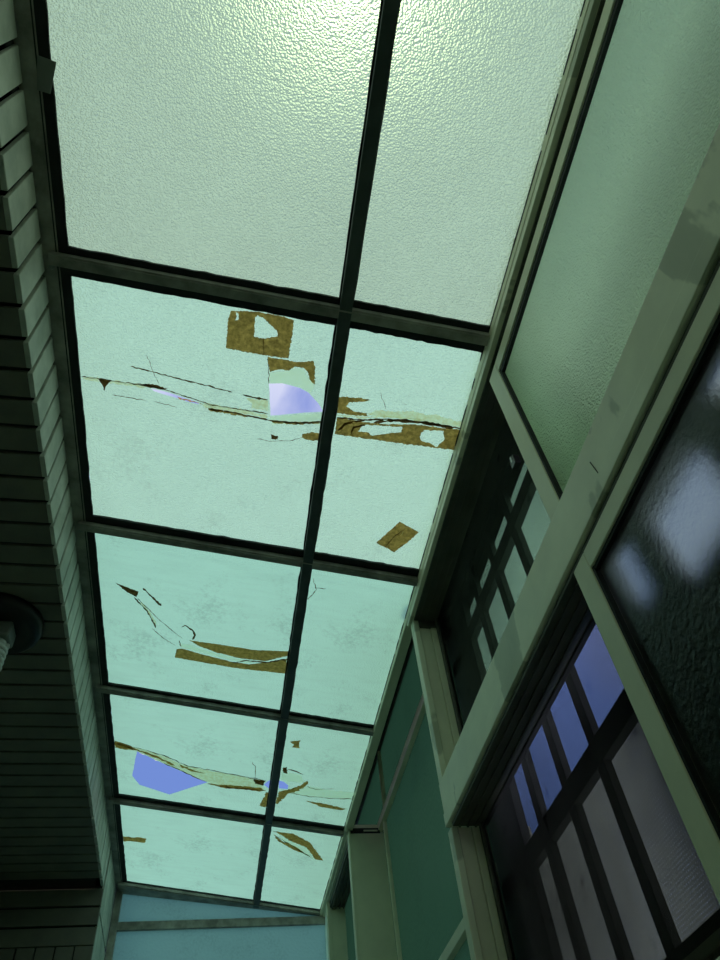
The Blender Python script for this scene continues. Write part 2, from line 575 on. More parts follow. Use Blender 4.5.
def window(idx, zb, zt, y_start, label, pane_mat, upper):
    w = empty('window_%d' % idx, (XR, y_start, zb), label, 'window', None, 'structure')
    b = MB()                    # fixed frame: head, sill, jambs
    if upper:
        b.box(XR, XD, y_start, 2.51, 2.145, ZR + 0.004, M['metal'], 0.003)
        b.box(XD, 1.06, y_start, 2.51, 2.165, ZR + 0.004, M['track'])
        b.box(XR + 0.001, XD, y_start, YJ, 2.138, 2.147, M['track'])
        ribs(b, XR + 0.012, XD, y_start, YJ, 2.139, 0.005, M['track'])
        b.box(XR - 0.016, XR + 0.002, y_start, 2.51, 2.148, 2.214, M['stained'], 0.002)
    else:
        b.box(XR + 0.002, XD, y_start, YJ, zt, zt + 0.012, M['track'])
        ribs(b, XR + 0.012, XD, y_start, YJ, zt + 0.001, 0.006, M['track'])
        b.box(XR - 0.004, XD + 0.03, y_start, 2.50, zb - 0.03, zb, M['metal'], 0.003)
    f = b.build('frame', w)
    b = MB()                    # far jamb, seen face on: stepped profile
    b.box(XR - 0.004, XR + 0.022, YJ, YJ + 0.05, zb, zt, M['stained'], 0.003)
    b.box(XR + 0.020, XR + 0.072, YJ + 0.008, YJ + 0.05, zb, zt, M['metal'], 0.002)
    b.box(XR + 0.074, XR + 0.100, YJ + 0.002, YJ + 0.05, zb, zt, M['metal'], 0.002)
    b.box(XR + 0.102, XD, YJ + 0.010, YJ + 0.05, zb, zt, M['metal'], 0.002)
    b.box(XR + 0.071, XR + 0.0745, YJ + 0.016, YJ + 0.05, zb, zt, M['gasket'])
    b.build('jamb', w)
    # near sash
    s0, s1 = (zb, 2.113) if upper else (zb + 0.005, 1.194)
    b = MB()
    b.box(XR, XR + 0.030, Y1, Y2, s0, s1, M['metal'], 0.003)
    b.box(XR + 0.028, XR + 0.05, Y1 + 0.02, Y2 + 0.004, s0, s1, M['track'])
    rail = 0.053
    b.box(XR, XR + 0.030, y_start, Y1, s1 - rail, s1, M['metal'], 0.003)
    b.box(XR, XR + 0.030, y_start, y_start + 0.06, s0, s1 - rail, M['metal'], 0.003)
    if not upper:
        b.box(XR, XR + 0.030, y_start, Y1, s0, s0 + 0.05, M['metal'], 0.003)
    sash = b.build('sash', w)
    if upper:
        d = ray(515, 459); t = 0.862 / d.x
        b = MB(); b.box(0.852, 0.874, d.y * t - 0.010, d.y * t + 0.022, d.z * t - 0.03, d.z * t + 0.012, M['black'], 0.003)
        b.box(0.850, 0.853, d.y * t + 0.002, d.y * t + 0.010, d.z * t - 0.01, d.z * t + 0.014, M['white'])
        tag(b.build('latch', sash), 'black latch')
    b = MB()
    zg0 = s0 if upper else s0 + 0.05
    gx = XR + 0.018
    b.box(gx, gx + 0.005, y_start + 0.05, Y1 + 0.004, zg0, s1 - rail + 0.004, M['outer'])
    g = b
    # the inner face carries the pattern
    ki = g.slot(pane_mat)
    for fc in g.bm.faces:
        if fc.normal.x < -0.5 or all(abs(v.co.x - gx) < 1e-5 for v in fc.verts): fc.material_index = ki
    gl = g.build('glass', sash)
    b = MB()
    gd = 0.05 if upper else 0.03
    b.box(XR + 0.006, gx, y_start + 0.05, Y1, s1 - rail - gd * 0.35, s1 - rail, M['gasket'])
    b.box(XR + 0.004, gx, Y1 - 0.008, Y1 + 0.001, zg0, s1 - rail, M['gasket'])
    b.build('gasket', sash)
    if upper:                    # dark joint between head and sash
        b = MB(); b.box(XR + 0.012, XR + 0.03, y_start, Y2, 2.110, 2.148, M['gasket']); b.build('joint', w)
    # fly screen over the open far half
    b = MB(); b.box(0.930, 0.931, Y2 + 0.01, YJ, zb + 0.01, zt - 0.01, M['screen'])
    sc = b.build('insect_screen', w)
    b = MB()
    b.box(0.922, 0.938, YJ - 0.022, YJ + 0.002, zb, zt, M['track'], 0.002)
    b.box(0.922, 0.938, Y2 - 0.01, Y2 + 0.012, zb, zt, M['track'], 0.002)
    b.build('screen_frame', sc)
    return w
YS = -0.80
window(1, 1.376, 2.145, YS, 'upper olive aluminium sliding window with pale frosted sash', M['obscure'], True)
window(2, 0.38, 1.195, YS, 'lower olive aluminium sliding window with dark rippled sash', M['rippled'], False)
# transom between the two windows
b = MB()
b.box(XR - 0.006, XD, YS, 2.50, 1.212, 1.376, M['stained'], 0.004)
b.box(XR - 0.009, XR, YS, 2.50, 1.214, 1.262, M['stained'], 0.003)
b.box(XR + 0.008, XR + 0.03, YS, Y2, 1.19, 1.213, M['gasket'])
rail = b.build('trim_2')
def side_pt(px, py, x):
    d = ray(px, py); t = x / d.x
    return Vector((x, d.y * t, d.z * t))
p, q = side_pt(590, 462, XR - 0.0065), side_pt(602, 478, XR - 0.0065)
n_ = Vector((0, 0.0012, 0.0008)); e_ = Vector((-0.0008, 0, 0))
b = MB(); b.hexa([p - n_, p + n_, q + n_, q - n_, p - n_ + e_, p + n_ + e_, q + n_ + e_, q - n_ + e_], M['gasket']); tag(b.build('scratch', rail), 'dark scratch')
struct(rail, 'water stained olive rail between the upper and lower windows', 'rail')

# security grilles outside the open halves
def grille(z0, z1, cz0, cz1, label, panel):
    g = empty('security_grille', (1.0, 1.9, z0), label, 'grille', 'iron grilles outside the sliding windows')
    for yc in (1.205, 1.385, 1.66, 1.8875, 2.115):
        b = MB(); b.box(1.0, 1.025, yc - 0.0225, yc + 0.0225, z0, z1, M['iron'], 0.003); b.build('bar', g)
    b = MB(); b.box(0.997, 1.028, 1.0, 2.56, cz0, cz1, M['iron'], 0.003); b.build('crossbar', g)
    b = MB(); b.box(0.997, 1.028, 1.0, 2.56, z0 - 0.03, z0, M['iron'], 0.003); b.build('bottom_rail', g)
    b = MB(); b.box(0.997, 1.028, 1.0, 2.56, z1, z1 + 0.03, M['iron'], 0.003); b.build('top_rail', g)
    for yy, y2 in ((1.0, 1.05), (2.275, 2.56)):
        b = MB(); b.box(0.997, 1.028, yy, y2, z0, z1, M['iron'], 0.003); b.build('end_post', g)
    return g
g1 = grille(1.36, 2.13, 1.896, 1.960, 'dark iron grille outside the upper window backed by pale frosted sheet', None)
b = MB()
b.box(1.034, 1.038, 1.0, 2.56, 1.32, 2.08, M['outer'])
ki = b.slot(M['obscure_far'])
for fc in b.bm.faces:
    if all(abs(v.co.x - 1.034) < 1e-5 for v in fc.verts): fc.material_index = ki
tag(b.build('frosted_sheet', g1), 'pale frosted sheet')
b = MB(); b.box(1.0305, 1.033, 1.0, 2.56, 2.068, 2.16, M['track']); tag(b.build('cover_board', g1), 'dark brown board')
g2 = grille(0.525, 1.29, 0.970, 1.040, 'dark iron grille outside the lower window with perforated grey sheet below its crossbar', None)
b = MB(); b.box(1.030, 1.032, 1.36, 2.56, 0.51, 0.99, M['perforated']); tag(b.build('perforated_sheet', g2), 'grey perforated sheet')
b = MB()
for i in range(42):
    y0 = 1.02 + i * 0.036
    b.box(1.0, 1.02, y0, y0 + 0.020, 0.15, 0.495, M['skirt'], 0.003)
b.box(1.02, 1.03, 1.0, 2.56, 0.15, 0.495, M['iron'])
b.box(0.992, 1.0, 1.0, 2.56, 0.474, 0.497, M['metal'], 0.002)
tag(b.build('ribbed_skirt', g2), 'brown ribbed skirt')

# ------------------------------------------------------------------ setting: green glazed screen beyond the windows
w = empty('window_3', (1.05, 2.4, 0.2), 'deep green glazed screen with olive rails past the sliding windows', 'glazing', None, 'structure')
XG = 1.05
b = MB()
b.box(XG - 0.012, XG + 0.03, 2.35, 6.2, 2.62, 2.90, M['iron'], 0.003)
b.build('top_rail', w)
b = MB(); b.hexa([(XR + 0.020, 2.40, 2.262), (1.06, 2.40, 2.845), (1.06, 6.0, 2.845), (XR + 0.020, 6.0, 2.262),
                  (XR + 0.020, 2.40, 2.272), (1.06, 2.40, 2.855), (1.06, 6.0, 2.855), (XR + 0.020, 6.0, 2.272)], M['iron']); b.build('added_sky_cover', w)  # hidden sloped cover, added to keep sky light off the green panes
b = MB(); b.box(XR + 0.02, 1.06, 2.45, 2.54, 2.10, 2.86, M['track']); b.build('cheek', w)
b = MB(); b.box(XG - 0.03, XG + 0.02, 2.35, 4.56, 2.175, 2.225, M['metal'], 0.003); b.build('transom', w)
b = MB(); b.box(XG - 0.03, XG + 0.02, 2.35, 4.56, 1.10, 1.145, M['metal'], 0.003); b.build('bottom_rail', w)
b = MB(); b.box(XG - 0.02, XG + 0.02, 4.32, 4.35, 2.225, 2.62, M['metal'], 0.003); b.build('mullion', w)
b = MB(); b.box(XG - 0.02, XG + 0.02, 4.38, 4.41, -H, 2.175, M['metal'], 0.003); b.build('stile', w)
def side_pane(parent, x, y0, y1, z0, z1, mat, name='pane'):
    b = MB(); b.box(x, x + 0.005, y0, y1, z0, z1, M['outer'])
    ki = b.slot(mat)
    for fc in b.bm.faces:
        if all(abs(v.co.x - x) < 1e-5 for v in fc.verts): fc.material_index = ki
    return b.build(name, parent)
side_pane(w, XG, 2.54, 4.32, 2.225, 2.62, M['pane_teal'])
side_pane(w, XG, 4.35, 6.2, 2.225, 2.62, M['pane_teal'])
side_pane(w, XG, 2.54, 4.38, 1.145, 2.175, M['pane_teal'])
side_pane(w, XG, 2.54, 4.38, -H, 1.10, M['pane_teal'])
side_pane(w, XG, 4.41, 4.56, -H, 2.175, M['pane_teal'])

# ------------------------------------------------------------------ setting: second window unit near the end wall
w = empty('window_4', (XR, 4.5, 0.6), 'olive window box with plain side panel near the end wall', 'window', None, 'structure')
b = MB()
b.box(XR + 0.012, 1.06, 4.50, 4.53, -H, 2.155, M['metal'], 0.002)
b.build('side_panel', w)
b = MB()
b.box(XR, XR + 0.014, 4.495, 4.55, -H, 2.20, M['metal'], 0.003)
b.build('corner_post', w)
b = MB()
b.box(XR, 1.06, 4.51, 5.80, 2.165, ZR + 0.003, M['metal'], 0.003)
b.box(XR + 0.015, 1.03, 4.503, 4.52, 2.15, 2.19, M['gasket'])
b.box(XR + 0.10, XR + 0.19, 4.497, 4.51, 2.168, 2.176, M['metal'])
b.box(XR + 0.02, XD, 4.53, 5.55, 2.13, 2.166, M['track'])
ribs(b, XR + 0.02, XD, 4.53, 5.55, 2.131, 0.012, M['track'])
b.build('head', w)
b = MB()
b.box(XR, XR + 0.03, 5.55, 5.61, 0.6, 2.165, M['metal'], 0.003)
b.box(XR + 0.03, XD, 5.555, 5.61, 0.6, 2.165, M['metal'], 0.002)
b.build('jamb', w)
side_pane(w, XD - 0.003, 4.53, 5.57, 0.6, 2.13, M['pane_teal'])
side_pane(w, XR + 0.02, 5.60, 5.84, 0.6, 2.165, M['pane_end'])

# ------------------------------------------------------------------ setting: end wall of blue green sheets
w = empty('wall_end', (0.1, YE, -H), 'end wall of bluish frosted sheets in a grey green frame', 'wall', None, 'structure')
def end_pane(x0, x1, z0, z1t):
    # top follows the roof slope
    y = YE + 0.02
    b = MB()
    t0, t1 = (z1t, z1t) if z1t else (roof_z(x0) - 0.03, roof_z(x1) - 0.03)
    b.hexa([(x0, y, z0), (x1, y, z0), (x1, y + .005, z0), (x0, y + .005, z0), (x0, y, t0), (x1, y, t1), (x1, y + .005, t1), (x0, y + .005, t0)], M['outer'])
    ki = b.slot(M['pane_end'])
    for fc in b.bm.faces:
        if all(abs(v.co.y - y) < 1e-5 for v in fc.verts): fc.material_index = ki
    b.build('pane', w)
end_pane(-0.66, XR + 0.02, 2.175, None)
end_pane(-0.66, XR + 0.02, 0.9, 2.12)
end_pane(-0.66, XR + 0.02, -H, 0.85)
b = MB(); b.box(-0.689, XR + 0.03, YE - 0.005, YE + 0.04, 2.12, 2.175, M['roof_metal'], 0.003); b.build('transom', w)
b = MB(); b.box(-0.689, XR + 0.03, YE - 0.005, YE + 0.04, 0.85, 0.9, M['roof_metal'], 0.003); b.build('rail', w)
b = MB(); b.box(-0.689, -0.640, YE - 0.01, YE + 0.04, -H, 2.39, M['roof_metal'], 0.003); b.build('post', w)

# ------------------------------------------------------------------ glass roof: frame
rf = empty('roof_frame', (0.1, 2.5, 2.2), 'dark metal grid frame of the sloping glass roof', 'frame', None, 'structure')
b = MB()
b.box(XF - 0.03, -0.642, YN, YE + 0.04, 2.392, 2.425, M['roof_metal'], 0.003)
b.box(-0.645, -0.6405, YN, YE, 2.388, 2.393, M['roof_metal'], 0.001)
tag(b.build('side_rail', rf), 'brownish rail along the tile fascia')
def ragged_strip(b, pts_a, pts_b, drop, thick, mat):
    b.sheet(pts_a + list(reversed(pts_b)), [], drop, thick, mat, mat)
b = MB()                        # wall-side roof edge
b.box(XR - 0.018, XR + 0.03, YN, YE + 0.04, 2.176, 2.226, M['metal'], 0.002)
tag(b.build('edge_rail', rf), 'olive rail along the window wall')
def bar_hexa(b, pts, lo, hi, mat, bev=0.002):
    b.hexa([(x, y, roof_z(x) - lo) for x, y in pts] + [(x, y, roof_z(x) - hi) for x, y in pts], mat, bev)
b = MB(); bar_hexa(b, [(xmid(YN) - 0.020, YN), (xmid(YN) + 0.022, YN), (xmid(YE) + 0.022, YE), (xmid(YE) - 0.020, YE)], 0.036, 0.004, M['dark_bar'])
tag(b.build('middle_bar', rf), 'dark bar down the middle')
for k in range(5):
    b = MB()
    xa, xb = XL - 0.06, XR - 0.016
    e0, e1 = (0.020, 0.022)
    far = [(xb, ybar(k, xb) + e1), (xa, ybar(k, xa) + e1)]
    if k == 4: far = [(xb, YE + 0.03), (xa, YE + 0.03)]
    bar_hexa(b, [(xa, ybar(k, xa) - e0), (xb, ybar(k, xb) - e0)] + far, 0.034, 0.004, M['roof_metal'])
    xa = XL - 0.03
    bar_hexa(b, [(xa, ybar(k, xa) - 0.012), (xb, ybar(k, xb) - 0.012), (xb, ybar(k, xb) - 0.007), (xa, ybar(k, xa) - 0.007)], 0.038, 0.034, M['roof_metal'], 0.0)
    b.build('cross_bar', rf)
def ylow(ri, x):
    return YN if ri == 0 else ybar(ri - 1, x)
def yhigh(ri, x):
    return ybar(ri, x)
def bounds(ri, ci):
    """corner points of one roof opening, bar centre to bar centre"""
    if ci == 0:
        xs = [XL, xmid(ylow(ri, XC)), xmid(yhigh(ri, XC)), XL]
    else:
        xs = [xmid(ylow(ri, XC)), XR - 0.014, XR - 0.014, xmid(yhigh(ri, XC))]
    return [(xs[0], ylow(ri, xs[0])), (xs[1], ylow(ri, xs[1])), (xs[2], yhigh(ri, xs[2])), (xs[3], yhigh(ri, xs[3]))]
# black sealant with a ragged edge around each opening
WT = [0.010, 0.036, 0.008, 0.006, 0.004]
WB = [0.024, 0.040, 0.022, 0.040, 0.006]
for ri in range(5):
    for ci in range(2):
        B = bounds(ri, ci)
        gl, gr = (-0.040, 0.020) if ci == 0 else (0.021, 0.0)
        wl = 0.042 if ci == 0 else 0.006
        wr = 0.006 if ci == 0 else 0.005
        O = [(B[0][0] + gl, B[0][1] + 0.021), (B[1][0] - gr, B[1][1] + 0.021), (B[2][0] - gr, B[2][1] - 0.019), (B[3][0] + gl, B[3][1] - 0.019)]
        a = [(O[0][0] + wl, O[0][1] + WT[ri]), (O[1][0] - wr, O[1][1] + WT[ri]), (O[2][0] - wr, O[2][1] - WB[ri]), (O[3][0] + wl, O[3][1] - WB[ri])]
        n = 26
        inner = []
        for i in range(4):
            p, q = a[i], a[(i + 1) % 4]
            for j in range(n):
                t = j / n
                inner.append((p[0] + (q[0] - p[0]) * t + rnd.gauss(0, 0.0011), p[1] + (q[1] - p[1]) * t + rnd.gauss(0, 0.0011)))
        b = MB(); b.sheet(O, [inner], 0.014, 0.010, M['gasket'], M['gasket'])
        b.build('sealant', rf)

# ------------------------------------------------------------------ glass roof: panels, with their holes, tape and cracks
def crop(scale, ox, oy, pts):   # points read from an enlarged view
    return [(ox + x / scale, oy + y / scale) for x, y in pts]
def rag(pts, amp, step=0.012, closed=True):
    """roof points of a torn outline"""
    P = [roof_xy(*p) for p in pts]
    r = []
    n = len(P)
    for i in range(n if closed else n - 1):
        a, c = P[i], P[(i + 1) % n]
        L = math.hypot(c[0] - a[0], c[1] - a[1])
        k = max(1, int(L / step))
        for j in range(k):
            t = j / k
            s = amp if j else 0
            r.append((a[0] + (c[0] - a[0]) * t + rnd.gauss(0, 1) * s, a[1] + (c[1] - a[1]) * t + rnd.gauss(0, 1) * s))
    if not closed: r.append(P[-1])
    return r
def ribbon(pts, w, amp=0.0015, step=0.012, taper=True):
    P = rag(pts, amp, step, False)
    A, B = [], []
    n = len(P)
    for i, p in enumerate(P):
        q0, q1 = P[max(i - 1, 0)], P[min(i + 1, n - 1)]
        dx, dy = q1[0] - q0[0], q1[1] - q0[1]
        L = math.hypot(dx, dy) or 1
        ww = w * rnd.uniform(0.35, 1.25)
        if taper and (i == 0 or i == n - 1): ww *= 0.2
        A.append((p[0] - dy / L * ww / 2, p[1] + dx / L * ww / 2))
        B.append((p[0] + dy / L * ww / 2, p[1] - dx / L * ww / 2))
    return A + list(reversed(B))

R2 = lambda p: crop(5.538, 210, 300, p)
R3 = lambda p: crop(4.5, 320, 380, p)
R4 = lambda p: crop(2.77, 110, 730, p)
R5 = lambda p: crop(2.769, 80, 365, p)
R6 = lambda p: crop(3.6, 110, 570, p)
R7 = lambda p: crop(2.4, 90, 680, p)
C4 = lambda p: crop(3.2, 300, 300, p)

spec = {}
# row nearest the viewer
spec[0, 0] = dict(label='wide pebbled roof panel overhead beside the tile fascia, brightest and unbroken', mat='pane_near')
spec[0, 1] = dict(label='pebbled unbroken roof panel overhead beside the pale frosted window', mat='pane_near')
spec[1, 0] = dict(label='cracked roof panel with square brown tape and cloud seen through its hole', mat='pane_mid',
    holes=[R2([(326, 460), (400, 458), (500, 485), (545, 510), (600, 570), (628, 615), (480, 625), (335, 637)]),
           R5([(196, 63), (225, 69), (260, 79), (330, 103), (328, 107), (295, 99), (258, 87), (205, 71)])],
    items=[('tape', 'tape', R2([(118, 56), (100, 100), (88, 262), (200, 284), (300, 302), (435, 320), (445, 250), (458, 180), (465, 108), (390, 85), (250, 60)]),
              [R2([(262, 80), (250, 100), (245, 200), (290, 210), (375, 200), (370, 165), (330, 130), (290, 92)]), R2([(140, 64), (160, 72), (158, 104), (134, 110), (150, 88)])], 0.0012, 0.004),
           ('tape', 'tape', R2([(318, 312), (430, 328), (480, 340), (570, 332), (583, 365), (580, 465), (555, 440), (540, 395), (515, 370), (470, 365), (430, 385), (390, 380), (330, 392)]), [], 0.0016, 0.005),
           ('residue', 'pale_tape', R2([(330, 397), (430, 388), (470, 370), (520, 380), (545, 430), (580, 470), (560, 508), (500, 478), (440, 460), (332, 455)]), [], 0.001, 0.006),
           ('residue', 'cream', R2([(205, 540), (322, 552), (322, 612), (280, 600), (225, 596), (235, 570)]), [], 0.002, 0.006),
           ('residue', 'pale_tape', R2([(330, 645), (480, 632), (625, 622), (618, 690), (500, 670), (390, 680), (345, 690)]), [], 0.0015, 0.006),
           ('residue', 'tape', R2([(510, 740), (560, 726), (612, 738), (610, 778), (540, 770), (505, 758)]), [], 0.002, 0.005),
           ('residue', 'tape_dark', R2([(338, 740), (375, 748), (378, 768), (340, 765)]), [], 0.0015, 0.004),
           ('residue', 'tape_dark', R5([(160, 52), (200, 50), (244, 64), (225, 66), (190, 60)]), [], 0.001, 0.006),
           ('residue', 'tape', R5([(355, 116), (390, 122), (430, 131), (470, 139), (490, 146), (440, 138), (390, 130), (360, 124)]), [], 0.002, 0.006),
           ('residue', 'tape', R5([(270, 86), (300, 94), (340, 106), (310, 100), (275, 92)]), [], 0.0015, 0.006),
           ('residue', 'tape', R5([(525, 152), (560, 156), (640, 155), (672, 160), (600, 163), (540, 160)]), [], 0.0015, 0.006),
           ('residue', 'tape_dark', R5([(50, 35), (88, 40), (74, 55), (68, 70), (62, 52)]), [], 0.001, 0.006)],
    cracks=[('cream', 0.016, R5([(10, 34), (60, 40), (120, 49), (190, 58)])),
            ('cream', 0.022, R5([(340, 108), (390, 118), (450, 127), (520, 142)])),
            ('tape_dark', 0.005, R5([(5, 31), (60, 36), (120, 46), (190, 54), (250, 70), (330, 97), (360, 108), (430, 118), (490, 127), (520, 133)])),
            ('tape_dark', 0.008, R5([(358, 120), (430, 130), (490, 143), (530, 152), (600, 158), (680, 155)])),
            ('tape_dark', 0.003, R5([(90, 80), (150, 90), (185, 97)])),
            ('tape_dark', 0.003, R5([(205, 98), (270, 116)])),
            ('tape_dark', 0.006, R5([(140, 1), (220, 22), (330, 50), (422, 73)])),
            ('tape_dark', 0.010, R2([(182, 520), (240, 535), (320, 548)])),
            ('tape_dark', 0.003, R2([(300, 205), (297, 300)])),
            ('tape_dark', 0.003, R2([(320, 315), (325, 400), (325, 460)])),
            ('tape_dark', 0.003, R2([(260, 765), (330, 778), (440, 775), (505, 758)])),
            ('tape_dark', 0.002, R5([(185, -30), (205, 20), (220, 50)]))])
spec[1, 1] = dict(label='cracked roof panel with long torn brown tape and a small tilted tape', mat='pane_mid',
    items=[('residue', 'tape', R3([(84, 72), (180, 77), (230, 88), (190, 95), (130, 98), (118, 115), (150, 138), (210, 145), (215, 160), (140, 155), (76, 146)]), [], 0.0012, 0.006),
           ('residue', 'cream', R3([(210, 152), (250, 132), (330, 140), (420, 135), (480, 155), (520, 150), (570, 170), (645, 187), (640, 212), (500, 190), (400, 174), (300, 165)]), [], 0.002, 0.006),
           ('tape', 'tape', R3([(68, 240), (76, 162), (200, 186), (300, 196), (420, 196), (560, 214), (646, 222), (640, 316), (520, 302), (385, 285), (240, 264), (140, 250)]),
              [R3([(205, 197), (370, 208), (365, 232), (300, 238), (235, 248), (215, 232), (170, 228), (185, 208)]), R3([(465, 222), (555, 225), (558, 265), (525, 298), (500, 285), (455, 270), (448, 250)])], 0.0015, 0.006),
           ('tape', 'tape', C4([(318, 707), (380, 740), (345, 772), (300, 805), (285, 795), (243, 775)]), [], 0.0012, 0.006)],
    cracks=[('tape_dark', 0.014, R3([(240, 188), (330, 178), (400, 182), (480, 190), (600, 212)])),
            ('tape_dark', 0.008, R3([(76, 165), (200, 176), (300, 172), (400, 178), (640, 214)])),
            ('tape_dark', 0.009, R3([(80, 225), (110, 195), (150, 182), (200, 180)])),
            ('tape_dark', 0.009, R3([(140, 240), (150, 210), (200, 200)])),
            ('cream', 0.010, R3([(76, 155), (200, 166), (300, 160), (460, 178)])),
            ('tape_dark', 0.004, C4([(270, 790), (300, 755), (335, 730)])),
            ('pale_tape', 0.006, C4([(322, 752), (328, 742), (332, 735)])),
            ('tape_dark', 0.002, R3([(272, 52), (285, 90), (296, 130)])),
            ('tape_dark', 0.005, R3([(376, 103), (390, 107)]))])
spec[2, 0] = dict(label='cracked roof panel with two long brown tape strips and no hole', mat='pane_far',
    items=[('tape', 'tape', R6([(285, 250), (380, 263), (520, 285), (642, 290), (640, 305), (560, 325), (470, 315), (380, 293), (320, 270)]), [], 0.0012, 0.008),
           ('tape', 'tape', R6([(240, 282), (260, 280), (330, 300), (440, 328), (500, 337), (560, 330), (636, 316), (633, 370), (450, 350), (234, 312)]), [], 0.0012, 0.008),
           ('residue', 'pale_tape', R6([(255, 262), (290, 266), (330, 282), (400, 303), (480, 320), (545, 326), (500, 332), (440, 322), (330, 294), (258, 276)]), [], 0.001, 0.008),
           ('residue', 'tape_dark', R6([(22, 44), (60, 58), (104, 75), (96, 94), (60, 75)]), [], 0.0015, 0.006)],
    cracks=[('tape_dark', 0.014, R6([(120, 62), (150, 92), (185, 126)])),
            ('tape_dark', 0.008, R6([(88, 95), (130, 140), (150, 172), (165, 205)])),
            ('tape_dark', 0.004, R6([(150, 205), (190, 240), (235, 268)])),
            ('tape_dark', 0.004, R6([(100, 98), (180, 178), (262, 245)])),
            ('cream', 0.010, R6([(110, 112), (140, 148), (168, 195)])),
            ('tape_dark', 0.010, R6([(258, 203), (272, 196), (298, 214), (306, 232), (298, 248)])),
            ('tape_dark', 0.010, R6([(440, 332), (490, 322), (560, 330), (632, 318)])),
            ('tape_dark', 0.005, R6([(250, 250), (256, 275)]))])
spec[2, 1] = dict(label='grimy roof panel with one fine crack and no tape', mat='pane_far',
    cracks=[('tape_dark', 0.004, crop(2.182, 90, 520, [(487, 125), (494, 150), (475, 172)])),
            ('tape_dark', 0.004, crop(2.182, 90, 520, [(490, 146), (515, 148)]))])
spec[3, 0] = dict(label='broken roof panel with a large blue hole under a cream mended seam', mat='pane_far',
    holes=[R4([(75, 57), (120, 78), (180, 105), (270, 143), (165, 177), (82, 150), (62, 125)]),
           R4([(426, 150), (440, 138), (462, 139), (462, 161), (440, 160)])],
    items=[('residue', 'cream', R4([(14, 27), (75, 48), (150, 70), (210, 97), (300, 115), (380, 130), (428, 138), (422, 152), (430, 166), (330, 157), (275, 144), (180, 104), (75, 57), (14, 46)]), [], 0.003, 0.02),
           ('residue', 'tape', R4([(432, 170), (450, 175), (446, 192), (430, 212), (414, 206), (424, 190)]), [], 0.003, 0.012),
           ('residue', 'tape', R4([(14, 28), (60, 44), (72, 54), (40, 52), (14, 46)]), [], 0.004, 0.012),
           ('residue', 'tape', R4([(190, 92), (230, 108), (260, 118), (225, 112), (196, 100)]), [], 0.004, 0.012),
           ('residue', 'tape', R4([(300, 150), (350, 152), (420, 158), (428, 166), (360, 162), (305, 157)]), [], 0.004, 0.012),
           ('residue', 'tape_dark', R4([(398, 134), (432, 138), (424, 152), (402, 146)]), [], 0.004, 0.01)],
    cracks=[('tape', 0.022, R4([(14, 34), (75, 52), (130, 72), (180, 96)])),
            ('tape', 0.018, R4([(270, 146), (330, 158), (432, 166)])),
            ('tape_dark', 0.008, R4([(14, 28), (75, 47), (150, 68), (210, 95), (300, 113), (380, 128), (430, 138)])),
            ('tape_dark', 0.008, R4([(150, 90), (190, 106), (230, 126), (270, 142)])),
            ('tape_dark', 0.005, R4([(395, 85), (403, 105), (402, 130)]))])
spec[3, 1] = dict(label='broken roof panel with scattered tape scraps and a tiny blue hole', mat='pane_far',
    holes=[R4([(468, 138), (482, 142), (494, 152), (492, 162), (468, 160)])],
    items=[('residue', 'pale_tape', R4([(474, 166), (545, 152), (600, 164), (695, 172), (690, 192), (600, 186), (540, 180), (480, 172)]), [], 0.003, 0.02),
           ('residue', 'pale_tape', R4([(476, 112), (530, 122), (540, 145), (500, 142), (474, 134)]), [], 0.003, 0.02),
           ('residue', 'tape', R4([(498, 30), (528, 26), (524, 36), (526, 48), (504, 46), (510, 38)]), [], 0.003, 0.012),
           ('residue', 'tape', R4([(468, 168), (500, 162), (530, 150), (546, 138), (548, 148), (525, 165), (490, 176), (464, 204), (458, 200)]), [], 0.004, 0.012),
           ('residue', 'tape', R4([(676, 190), (692, 186), (688, 226), (674, 224)]), [], 0.003, 0.012),
           ('residue', 'tape', R4([(543, 194), (600, 203), (656, 217), (640, 220), (588, 212)]), [], 0.002, 0.012),
           ('residue', 'tape_dark', R4([(478, 104), (490, 100), (492, 118), (480, 116)]), [], 0.003, 0.01)],
    cracks=[('tape_dark', 0.010, R4([(490, 106), (515, 112), (535, 121)])),
            ('tape_dark', 0.006, R4([(500, 172), (545, 180), (600, 186), (690, 190)])),
            ('tape_dark', 0.004, R4([(545, 152), (570, 162), (620, 160)]))])
spec[4, 0] = dict(label='far unbroken roof panel with one short tape scrap against the fascia', mat='pane_far',
    items=[('tape', 'tape', R7([(76, 372), (100, 376), (122, 376), (136, 379), (131, 389), (105, 386), (78, 385)]), [], 0.003, 0.015)])
spec[4, 1] = dict(label='far roof panel with slanting torn brown tape by the end wall', mat='pane_far',
    items=[('tape', 'tape', R7([(438, 360), (490, 368), (528, 388), (560, 432), (540, 428), (520, 400), (480, 384), (462, 372)]), [], 0.003, 0.012),
           ('residue', 'pale_tape', R7([(450, 368), (480, 385), (520, 402), (540, 430), (515, 418), (470, 392)]), [], 0.003, 0.015),
           ('residue', 'tape', R7([(440, 368), (460, 384), (500, 402), (520, 418), (485, 404), (450, 384)]), [], 0.003, 0.015)],
    cracks=[('tape_dark', 0.008, R7([(446, 372), (480, 392), (530, 424)]))])

